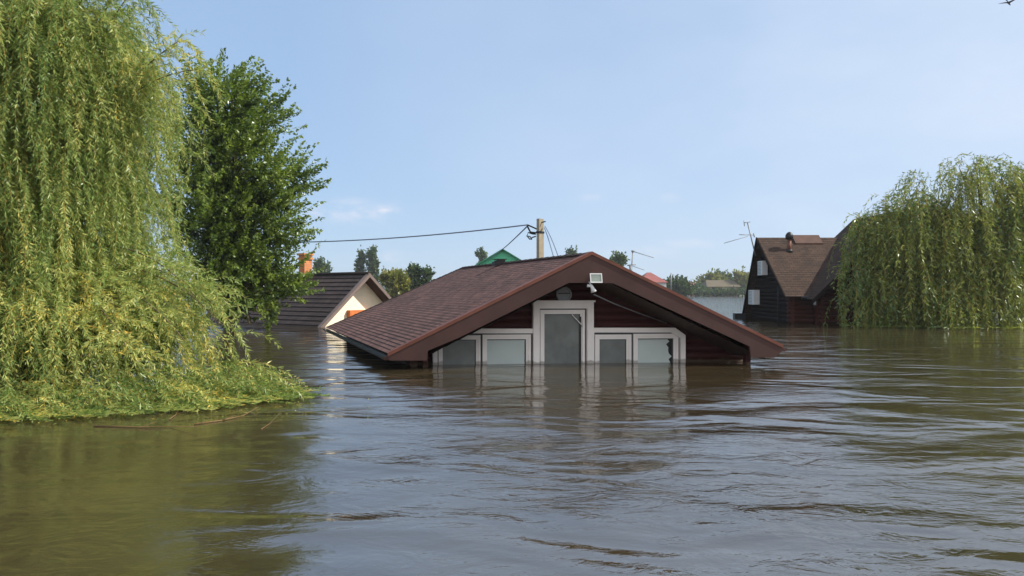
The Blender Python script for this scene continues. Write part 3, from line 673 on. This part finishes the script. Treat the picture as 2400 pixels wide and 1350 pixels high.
mb = MB(); mb.tube([c + UP * .54, c + UP * .58, c + UP * .76, c + UP * .88, c + UP * .93], [.13, .19, .19, .12, .03], 12); mb.build('cowl', M['blackmetal'], po); mb = MB(); mb.tube([c - UP * .1, c + UP * .06], [.2, .12], 12); mb.build('collar', M['blackmetal'], po)
mb = MB(); x0, x1 = U(1862, 570, 37.6)[0], U(1926, 570, 37.6)[0]
mb.prism([(x0, 37.45, gz(37.45)), (x0, 37.45, gz(37.45) + .1), (x0, 37.95, ZC + .13), (x0, 38.2, ZC + .12), (x0, 38.2, ZC - .3)], (x1 - x0, 0, 0))
mb.build('ridge_vent', flat('brown_vent_metal', s2l(82, 58, 48), .7, .2, 3), rfo)
mb = MB(); mb.tube([(12.95, 35.9, 2.3), (12.93, 35.9, -.4)], .05, 8); mb.build('downpipe', M['blackmetal'], ch)
mb = MB(); mb.tube([(13.3, 33.95, ZE - .05), (14.0, 33.95, ZE - .07)], .06, 8); mb.build('gutter', M['blackmetal'], ch)
mb = MB(); mb.tube([(13.72, 33.5, 1.15), (13.72, 33.5, .85)], [.05, .06], 8); mb.build('lamp', M['whiteplastic'], ch)
mb = MB(); p = U(1731, 741, 40.3); mb.abox(p - (.25, .2, .14), p + (.35, .2, .16)); mb.build('gutter_box', M['blackmetal'], ch)
def aircon(c, label, dims):
    a = thing('air_conditioner', c, label, 'air conditioner', 'air conditioner units on the chalet gable')
    dx, dy, dz = dims; c = np.array(c); mb = MB(); mb.abox(c - (dx, dy, dz), c + (dx, dy, dz)); mb.build('casing', M['whiteplastic'], a)
    g = MB()
    for z in np.linspace(-dz * .8, dz * .8, 9): g.box(c + (-dx - .012, dy * .15, z), (.012, 0, 0), (0, dy * .62, 0), (0, 0, .012))
    for y in np.linspace(-dy * .8, dy * .8, 7): g.box(c + (dx * 0 + 0, y, dz + .003), (dx * .8, 0, 0), (0, .015, 0), (0, 0, .003))
    g.build('grille', M['greymetal'], a)
    b = MB(); b.abox(c + (dx - .05, -dy * .6, -dz - .05), c + (dx + .22, -dy * .5, -dz - .005)); b.build('bracket', M['blackmetal'], a); b = MB(); b.abox(c + (dx - .05, dy * .5, -dz - .05), c + (dx + .22, dy * .6, -dz - .005)); b.build('bracket', M['blackmetal'], a)
aircon((12.76, 39.0, 1.17), 'lower white air conditioner on the dark chalet gable', (.16, .42, .38))
aircon((12.74, 37.6, 2.66), 'upper white air conditioner under the chalet roof edge', (.14, .34, .36))
def antenna(root_loc, label, pole, parts, cat='antenna'):
    a = thing('tv_antenna', root_loc, label, cat); mb = MB(); mb.tube(pole[0], pole[1], 6); mb.build('mast', M['greymetal'], a)
    mb = MB()
    for p, q, r in parts: mb.tube([p, q], r, 5)
    mb.build('elements', M['greymetal'], a)
YA = 38.2
antenna(U(1770, 590, YA), 'thin tilted tv antenna at the chalet roof peak', ([U(1771, 600, YA), U(1752, 522, YA)], .03),
        [(U(1733, 550, YA - .4), U(1768, 551, YA + .3), .02), (U(1697, 570, YA - .6), U(1752, 554, YA), .016), (U(1744, 522, YA - .3), U(1758, 520, YA + .3), .025), (U(1766, 546, YA), U(1768, 556, YA), .03), (U(1743, 517, YA), U(1745, 530, YA), .02)])
YA = 60.0
antenna(U(1482, 640, YA), 'thin tv antenna mast rising behind the right rake of the brown roof', ([U(1479, 650, YA), U(1483, 590, YA)], .05),
        [(U(1480, 589, YA), U(1487, 589, YA), .09), (U(1483, 589, YA), U(1532, 604, YA), .03), (U(1470, 622, YA), U(1490, 620, YA), .05), (U(1484, 624, YA), U(1510, 633, YA), .025), (U(1477, 622, YA), U(1480, 645, YA), .12)])

# ------------------------------------------------------------------ cream house on the left
M['tile'] = shingle_mat('dark_metal_tile', s2l(70, 60, 56), s2l(60, 51, 48), s2l(36, 32, 30), 0.19, 0.30, 0.012, 0.75)
M['cream'] = flat('cream_render', s2l(246, 234, 206), .85, .05, 2.0)
lh = thing('cream_house', (-9.0, 34.0, 0), 'cream gable house with dark tiled roof, water up to its eaves', 'house')
th = R(52); lr = np.array((-math.sin(th), math.cos(th), 0)); lu = np.array((math.cos(th), math.sin(th), 0))
pk = U(865, 642, 32.6); zpk = pk[2]; base_ = np.array((pk[0], pk[1], 0)); SLP = .86
def LH(s, t, z): return base_ + lu * s + lr * t + UP * z
rf = MB(); e = 3.2; ze = zpk - SLP * e
courses(rf, LH(-e, 0, ze), LH(-e, 9.5, ze), LH(0, 9.5, zpk), LH(0, 0, zpk), 15, .035)
courses(rf, LH(e, 9.5, ze), LH(e, 0, ze), LH(0, 0, zpk), LH(0, 9.5, zpk), 15, .035)
rfo = rf.build('roof', M['tile'], lh)
mb = MB(); mb.tube([LH(0, -.02, zpk + .02), LH(0, 9.5, zpk + .02)], .09, 10); mb.build('ridge_cap', M['tile'], rfo)
for sg in (-1, 1):
    mb = MB(); a, b = LH(0, -.03, zpk + .03), LH(sg * (e + .05), -.03, zpk + .03 - SLP * (e + .05))
    mb.prism([a, b, b - UP * .17, a - UP * .17], lr * -.04); mb.prism([a + UP * .004, b + UP * .004, b + lr * .16 + UP * .004, a + lr * .16 + UP * .004], UP * .02)
    mb.build('bargeboard', flat('grey_brown_trim', s2l(112, 98, 92), .5, .1), lh)
mb = MB(); q = [LH(-2.9, .62, -.6), LH(2.9, .62, -.6), LH(2.9, .62, zpk - .1 - SLP * 2.9), LH(0, .62, zpk - .1), LH(-2.9, .62, zpk - .1 - SLP * 2.9)]
mb.prism(q, lr * .3); mb.build('gable_wall', M['cream'], lh)
mb = MB(); 
for sg in (-1, 1): mb.face([LH(0, 0, zpk - .09), LH(sg * e, 0, ze - .09), LH(sg * e, 9.4, ze - .09), LH(0, 9.4, zpk - .09)])
mb.build('soffit', flat('dark_soffit', s2l(70, 52, 44), .7, .2, 3), lh)
mb = MB(); q = U(828, 735, 1.0)
k = (828 - 1200) / F; s = ((k * (base_ + lr * .5)[1]) - (base_ + lr * .5)[0]) / (lu[0] - k * lu[1]); c = LH(s, .5, 0); zc = EYE - (737 - HOR) / F * c[1]
mb.box(c + UP * (zc + .02) + lu * .35, lu * .62, lr * .1, UP * .17)
mb.box(c + UP * (zc - .5) + lu * .35, lu * .5, lr * .06, UP * .4)
mb.build('window_shutter', flat('orange_wood', s2l(196, 112, 60), .6, .2, 6), lh)
mb = MB(); ct = 5.6; cb = LH(0.1, ct, 0)
# chimney placed on the ridge
k = (716 - 1200) / F; t = (base_[0] - k * base_[1]) / (k * lr[1] - lr[0]); cb = LH(0.0, t, 0)
for dz0, dz1, h in ((-.4, .75, .22), (.75, .85, .27), (.85, .95, .22), (.95, 1.05, .28)):
    mb.box(cb + UP * (zpk + (dz0 + dz1) / 2), lu * h, lr * h, UP * (dz1 - dz0) / 2)
mb.build('chimney', shingle_mat('orange_brick', s2l(214, 138, 84), s2l(196, 116, 66), s2l(170, 140, 116), .24, .09, .004), rfo)

# ------------------------------------------------------------------ green house, pole and cables
M['green'] = flat('green_sheet_metal', s2l(84, 182, 142), .45, .08, 1.0)
gh = thing('green_house', (-.8, 62, 0), 'green corrugated metal gable rising behind the brown roof ridge', 'house')
YG = 60.0; gp = U(1178, 583, YG); gw = 3.6
mb = MB(); n = 90
for i in range(n):
    x0, x1 = -gw + 2 * gw * i / n, -gw + 2 * gw * (i + 1) / n; o0, o1 = (0.02 if i % 3 == 0 else -.02), (0.02 if i % 3 == 0 else -.02)
    z0, z1 = gp[2] - .6 * abs(x0) - .05, gp[2] - .6 * abs(x1) - .05
    mb.face([(gp[0] + x0, YG + o0, -.5), (gp[0] + x1, YG + o1, -.5), (gp[0] + x1, YG + o1, z1), (gp[0] + x0, YG + o0, z0)])
    o2 = 0.02 if (i + 1) % 3 == 0 else -.02
    if o2 != o1: mb.face([(gp[0] + x1, YG + o1, -.5), (gp[0] + x1, YG + o2, -.5), (gp[0] + x1, YG + o2, z1), (gp[0] + x1, YG + o1, z1)])
mb.build('gable_wall', M['green'], gh)
mb = MB()
for sg in (-1, 1):
    a, b = np.array((gp[0], YG - .35, gp[2])), np.array((gp[0] + sg * (gw + .4), YG - .35, gp[2] - .6 * (gw + .4)))
    mb.prism([a, b, b - UP * .1, a - UP * .1], (0, 9, 0))
mb.build('roof', flat('dark_green_roof', s2l(48, 122, 92), .45, .1, 1), gh)
YP = 23.0; pb = U(1266, 520, YP)
up_ = thing('utility_pole', (pb[0], YP, 0), 'square beige concrete utility pole behind the brown roof', 'utility pole')
ph = R(48); pa = np.array((math.cos(ph), math.sin(ph), 0)); pbx = np.array((-math.sin(ph), math.cos(ph), 0)); ztop = EYE + 172 / F * YP
mb = MB(); cc = np.array((pb[0], YP, 0)); b0, t0 = -.6, ztop
P = lambda i, j, z, f: cc + pa * i * .109 * f + pbx * j * .054 * f + UP * z
R0, R1 = [P(i, j, b0, 1.12) for i, j in ((-1, -1), (1, -1), (1, 1), (-1, 1))], [P(i, j, t0, 1.0) for i, j in ((-1, -1), (1, -1), (1, 1), (-1, 1))]
for k in range(4): mb.face([R0[k], R0[(k + 1) % 4], R1[(k + 1) % 4], R1[k]])
mb.face(R1); mb.build('post', flat('beige_concrete', s2l(140, 131, 112), .8, .15, 5, .005), up_)
mb = MB(); mb.box(cc + UP * (ztop - .42), pa * .125, pbx * .07, UP * .03); mb.tube([cc + UP * (ztop - .36), U(1236, 527, YP)], .025, 6)
mb.tube([U(1256, 546, YP), U(1243, 544, YP), U(1236, 530, YP)], .03, 6); mb.tube([cc + UP * (ztop - .12), cc + UP * (ztop - .12) + np.array((.16, -.1, .03))], .02, 6)
mb.build('bracket', M['blackmetal'], up_)
mb = MB(); q = [U(1256, 554, YP), U(1249, 556, YP), U(1242, 561, YP), U(1235, 553, YP), U(1238, 545, YP), U(1247, 548, YP), U(1256, 549, YP)]
mb.tube(q, .022, 6); mb.tube([U(1238, 553, YP), U(1244, 556, YP), U(1246, 562, YP)], .02, 6); mb.build('cable_coil', M['blackmetal'], up_)
def cable(pts, r, label, sag=.0):
    a, b = pts; n = 24; q = [a + (b - a) * i / n - UP * sag * 4 * (i / n) * (1 - i / n) for i in range(n + 1)]
    mb = MB(); mb.tube(q, r, 6); o = mb.build('power_cable', flat('cable_grey', s2l(92, 104, 122), .6, .1)); setp(o, label, 'cable', 'cables of the utility pole')
end = U(520, 566, 31.0)
cable((U(1236, 527, YP), end), .022, 'long cable running left from the utility pole into the dark green tree', .22)
cable((U(1238, 528, YP), U(1150, 604, 58)), .022, 'short cable slanting down from the pole to the green gable', .1)
cable((U(1276, 534, YP), U(1300, 612, 19.5)), .013, 'steeper thin cable falling from the pole to the brown roof', -.05)
cable((U(1277, 530, YP), U(1312, 612, 19.5)), .013, 'outer thin cable falling from the pole to the brown roof', -.08)

# ------------------------------------------------------------------ far trees, houses
M['far_leaf'] = leaf_mat('far_leaf', [(0.0, s2l(44, 64, 34)), (0.5, s2l(66, 88, 42)), (1.0, s2l(104, 116, 56))], .3, .03)
M['far_olive'] = leaf_mat('far_olive_leaf', [(0.0, s2l(74, 84, 36)), (0.5, s2l(112, 118, 46)), (1.0, s2l(158, 150, 66))], .35, .03)
def far_tree(name, seed, Y, lobes, label, cat, leaf, n, m='far_leaf', group=None, up=.5, trunk=True):
    rg = np.random.default_rng(seed); s = Y / F
    lb = [(*U(px, py, Y), rx * s, max(rx, min(ry, rx * 1.2)) * s, ry * s) for px, py, rx, ry in lobes]
    x = np.mean([l[0] for l in lb]); root = thing(name, (x, Y, 0), label, cat, group)
    V, Q, T, *_ = spray_tree(rg, lb, int(n * 1.6), 12, (leaf * .9, leaf * .6), (.05, 0, up), (leaf * .8, leaf * 2.2), .15)
    fast_mesh('crown', V, Q, M[m], None, T, root)
    if trunk:
        mb = MB(); zt = max(l[2] for l in lb); mb.tube([(x, Y, -.5), (x + .05 * zt, Y, zt * .5), (x, Y, zt)], [.02 * zt + .05, .012 * zt + .04, .02], 6); mb.build('trunk', M['bark'], root)
G1 = 'slender poplars far behind the cream house'
far_tree('poplar_tree', 1, 230, [(848, 612, 7, 24), (843, 630, 6, 20), (848, 660, 8, 40)], 'thinner leaning poplar over the cream house ridge', 'tree', .9, 120, group=G1, up=1.2)
far_tree('poplar_tree', 2, 230, [(872, 604, 8, 20), (874, 630, 11, 26), (876, 665, 10, 36)], 'thicker poplar directly behind the cream gable peak', 'tree', .9, 190, group=G1, up=1.2)
far_tree('poplar_tree', 3, 200, [(743, 632, 5, 20), (752, 640, 10, 28), (748, 665, 9, 30)], 'two-topped poplar beside the orange chimney', 'tree', .8, 150, group=G1, up=1.2)
far_tree('poplar_tree', 4, 260, [(771, 635, 4, 14), (771, 665, 5, 30)], 'small pale poplar right of the orange chimney pair', 'tree', .9, 60, group=G1, up=1.2)
far_tree('leafy_tree', 5, 110, [(925, 660, 20, 24), (905, 652, 10, 10), (930, 690, 20, 30), (945, 672, 10, 14)], 'yellow-green tree between cream gable and brown roof', 'tree', .55, 230, 'far_olive')
far_tree('leafy_tree', 6, 120, [(972, 640, 12, 14), (968, 660, 12, 18), (975, 690, 10, 36)], 'dark leafy tree just above the brown hip edge', 'tree', .55, 170)
far_tree('leafy_tree', 7, 120, [(1003, 645, 8, 14), (999, 665, 8, 12), (1002, 690, 6, 30)], 'small narrow tree nearest the brown ridge end', 'tree', .55, 90)
far_tree('leafy_tree', 8, 130, [(958, 672, 8, 12), (954, 690, 8, 20)], 'low olive bush between the two trees behind the brown roof', 'tree', .55, 60, 'far_olive')
far_tree('poplar_tree', 9, 240, [(1124, 600, 6, 15), (1136, 606, 4, 14), (1128, 650, 8, 46)], 'dark twin poplar at the left of the green gable', 'tree', .9, 120, group=G1, up=1.2)
far_tree('poplar_tree', 10, 240, [(1335, 600, 5, 14), (1344, 598, 4, 12), (1340, 650, 7, 46)], 'dark twin poplar top over the brown roof left of its peak', 'tree', .9, 100, group=G1, up=1.2)
far_tree('leafy_tree', 11, 160, [(1440, 612, 8, 10), (1455, 614, 9, 10), (1448, 650, 14, 34)], 'small green tree crown behind the right rake of the brown roof', 'tree', .7, 110)
# right gap between the brown roof and the chalet
far_tree('bush', 12, 210, [(1590, 672, 28, 14), (1575, 664, 12, 8), (1600, 684, 26, 10), (1560, 678, 18, 12)], 'round bright green bush on the far shore', 'bush', .8, 330, 'far_leaf', trunk=False)
TL = 'trees along the far shore'
far_tree('shore_tree', 13, 290, [(1665, 660, 20, 12), (1680, 668, 26, 18), (1650, 672, 16, 14)], 'olive tree rising over the long grey-brown house', 'tree', 1.3, 170, 'far_olive', TL)
far_tree('shore_tree', 14, 300, [(1678, 652, 10, 9), (1690, 655, 8, 8)], 'dark tree top behind the long house roof', 'tree', 1.1, 60, 'far_leaf', TL)
far_tree('shore_tree', 15, 298, [(1704, 654, 8, 8), (1712, 662, 10, 12)], 'small tree at mid roof behind the long house', 'tree', 1.1, 60, 'far_leaf', TL)
far_tree('shore_tree', 16, 280, [(1738, 660, 14, 16), (1748, 676, 18, 14), (1733, 650, 8, 8)], 'pale yellow-green tree beside the chalet wall', 'tree', 1.2, 190, 'far_olive', TL)
far_tree('shore_tree', 17, 270, [(1625, 686, 14, 7), (1640, 683, 12, 8)], 'low dark tree right of the round green bush', 'tree', 1.0, 70, 'far_leaf', TL)
far_tree('shore_hedge', 18, 262, [(1650, 687, 14, 5), (1680, 687, 18, 5), (1710, 686, 18, 6), (1740, 686, 16, 6), (1770, 686, 20, 6), (1560, 688, 40, 5)], 'dark hedge running along the far waterline', 'hedge', .9, 260, 'far_leaf', trunk=False, up=.2)
def far_wood():
    rg = np.random.default_rng(40); lb = []
    for k in range(300):
        x = rg.uniform(-420, 420); h = rg.uniform(2.0, 4.2); r = rg.uniform(2.5, 6); lb.append((x, 330 + rg.uniform(-4, 12), h * .6 + .3, r, 3.0, h * .7))
    V, Q, T, *_ = spray_tree(rg, lb, 2600, 12, (1.3, .8), (.05, 0, .3), (.8, 2.2), .15)
    setp(fast_mesh('far_wood', V, Q, M['far_leaf'], None, T), 'low dark wood running along the whole far bank', 'wood', kind='stuff')
far_wood()
def far_house(name, label, Y, x0, x1, y_eave, y_ridge, wallc, roofc, depth=8, hip=.25, win=()):
    a, b = U(x0, y_eave, Y), U(x1, y_eave, Y); zr_ = U(x0, y_ridge, Y)[2]
    h = thing(name, ((a[0] + b[0]) / 2, Y + depth / 2, 0), label, 'house')
    mb = MB(); mb.abox((a[0], Y, -.3), (b[0], Y + depth, a[2])); w = mb.build('wall', wallc, h)
    wd = b[0] - a[0]; o = wd * .06; y0, y1 = Y - .4, Y + depth + .4
    A, B, C, D = (a[0] - o, y0, a[2]), (b[0] + o, y0, a[2]), (b[0] + o, y1, a[2]), (a[0] - o, y1, a[2])
    E, G = (a[0] + wd * hip, Y + depth / 2, zr_), (b[0] - wd * hip, Y + depth / 2, zr_)
    mb = MB(); mb.face([A, B, G, E], [(0, 0), (wd, 0), (wd * .8, 4), (wd * .2, 4)]); mb.face([B, C, G]); mb.face([C, D, E, G]); mb.face([D, A, E]); mb.face([D, C, B, A]); mb.build('roof', roofc, h)
    for wx0, wx1, wy0, wy1 in win:
        p, q = U(wx0, wy1, Y), U(wx1, wy0, Y); mb = MB(); mb.abox((p[0], Y - .06, p[2]), (q[0], Y + .05, q[2])); mb.build('window', M['dark'], h)
    return h
redroof = flat('dusty_red_roof', s2l(132, 80, 74), .8, .15, .5); brownroof = flat('dusty_brown_roof', s2l(110, 84, 78), .8, .15, .5)
greywall = flat('pale_grey_wall', s2l(196, 202, 206), .85, .08, .4); pinkwall = flat('pale_brick_wall', s2l(204, 164, 150), .85, .08, .4)
far_house('far_house', 'grey far house with dark red hipped roof behind the right rake', 130, 1502, 1562, 662, 637, greywall, redroof, 9, .42, [(1518, 1530, 660, 668)])
far_house('far_house', 'small pink far house with light red roof beyond the bush', 300, 1612, 1634, 672, 660, pinkwall, redroof, 8, .15)
far_house('long_house', 'long grey-brown far house with pale wide roof among trees', 275, 1660, 1732, 672, 656, flat('brown_wall', s2l(122, 106, 90), .85, .15, .4), flat('pale_olive_roof', s2l(92, 84, 66), .8, .12, .4), 10, .04, [(1668, 1676, 674, 684), (1712, 1720, 674, 684)])
mb = MB(); p = U(1680, 690, 265); mb.tube([U(1673, 692, 265), U(1683, 676, 265)], [.5, .35], 5); o = mb.build('leaning_post', M['white']); setp(o, 'small white leaning post at the far waterline', 'post')
mb = MB(); mb.tube([U(1573, 680, 180), U(1573, 640, 180)], .16, 6); o = mb.build('far_post', M['greymetal']); setp(o, 'thin grey far post standing over the round green bush', 'post')

# ------------------------------------------------------------------ bird, drifting twigs
bp = U(2364, 7, 60.0); bird = thing('bird', bp, 'small dark bird gliding at the top right of the sky', 'bird')
mb = MB(); prof = [(-.28, .01), (-.2, .04), (-.05, .075), (.1, .07), (.2, .04), (.25, .045), (.3, .03), (.34, .006)]
fw = np.array((.75, .5, -.35)); fw /= np.linalg.norm(fw); mb.tube([bp + fw * a for a, r in prof], [r for a, r in prof], 8)
sd_ = np.cross(fw, UP); sd_ /= np.linalg.norm(sd_); uu = np.cross(sd_, fw)
for sg in (-1, 1):
    w0, w1, w2 = bp + fw * .12 + uu * .03, bp + sd_ * sg * .32 + uu * .16 + fw * .1, bp + sd_ * sg * .75 + uu * .12 - fw * .12
    for o in (0, .012): mb.face([w0 + uu * o, w1 + uu * o, w2 + uu * o, bp + sd_ * sg * .34 - fw * .08 + uu * (.12 + o), bp - fw * .12 + uu * (.02 + o)])
for o in (0, .01): mb.face([bp - fw * .2 + uu * o, bp - fw * .42 + sd_ * .07 + uu * o, bp - fw * .42 - sd_ * .07 + uu * o])
mb.build('body', flat('dark_feather', s2l(58, 62, 66), .8, .2, 12), bird)
def wpt(px, py, z=.01): Y = (EYE - z) * F / (py - HOR); return np.array(((px - 1200) / F * Y, Y, z))
twigm = flat('wet_stick', s2l(112, 88, 56), .6, .3, 8)
for pts, r, label in (([(220, 998), (330, 1001), (400, 1000), (462, 1010)], .008, 'long brown stick floating along the front edge of the willow'),
                      ([(455, 994), (520, 985), (570, 974), (606, 962)], .008, 'thin bent branch floating off the willow skirt'),
                      ([(397, 983), (412, 972), (418, 966)], .006, 'small forked pale twig floating in front of the willow'),
                      ([(612, 1006), (632, 993), (655, 977)], .004, 'lone straw drifting right of the bent branch')):
    mb = MB(); q = [wpt(*p, .008) for p in pts]; q[-1][2] = .05; mb.tube(q, list(np.linspace(r, r * .4, len(q))), 6)
    if len(pts) > 2: mb.tube([q[1], q[1] + (.12, .1, .04)], [r * .6, r * .2], 5)
    setp(mb.build('floating_stick', twigm), label, 'stick', 'sticks drifting by the big willow')

rg = np.random.default_rng(5); n = 140; f = rg.random(n) ** .6      # loose leaves drifting along the edge of the willow skirt
P = np.c_[-6.2 + 3.6 * f + rg.normal(size=n) * .5, 8.0 + 1.9 * f - np.abs(rg.normal(size=n)) * .45, np.full(n, .004)]
a = rg.uniform(0, 6.28, n); D = np.c_[np.cos(a), np.sin(a), rg.uniform(-.02, .1, n)]; S = np.c_[-np.sin(a), np.cos(a), np.zeros(n)]
V = leaf_quads(P, D, S, rg.uniform(.05, .1, n), rg.uniform(.012, .02, n))
setp(fast_mesh('drifting_leaves', V, np.arange(len(V)).reshape(-1, 4), M['willow'], None, rg.random(n)), 'loose willow leaves drifting on the brown water', 'leaves', kind='stuff')

# ------------------------------------------------------------------ air: thin even haze round the whole place
hm = bpy.data.materials.new('thin_haze'); hm.use_nodes = True; hn = hm.node_tree; hn.nodes.remove(hn.nodes['Principled BSDF'])
pv = hn.nodes.new('ShaderNodeVolumePrincipled'); pv.inputs['Density'].default_value = 0.0003; pv.inputs['Color'].default_value = (0.86, 0.92, 1.0, 1); pv.inputs['Anisotropy'].default_value = 0.2
hn.links.new(pv.outputs[0], hn.nodes['Material Output'].inputs['Volume'])
mb = MB(); mb.abox((-420, -25, -1.4), (420, 420, 24)); setp(mb.build('haze', hm), kind='stuff')
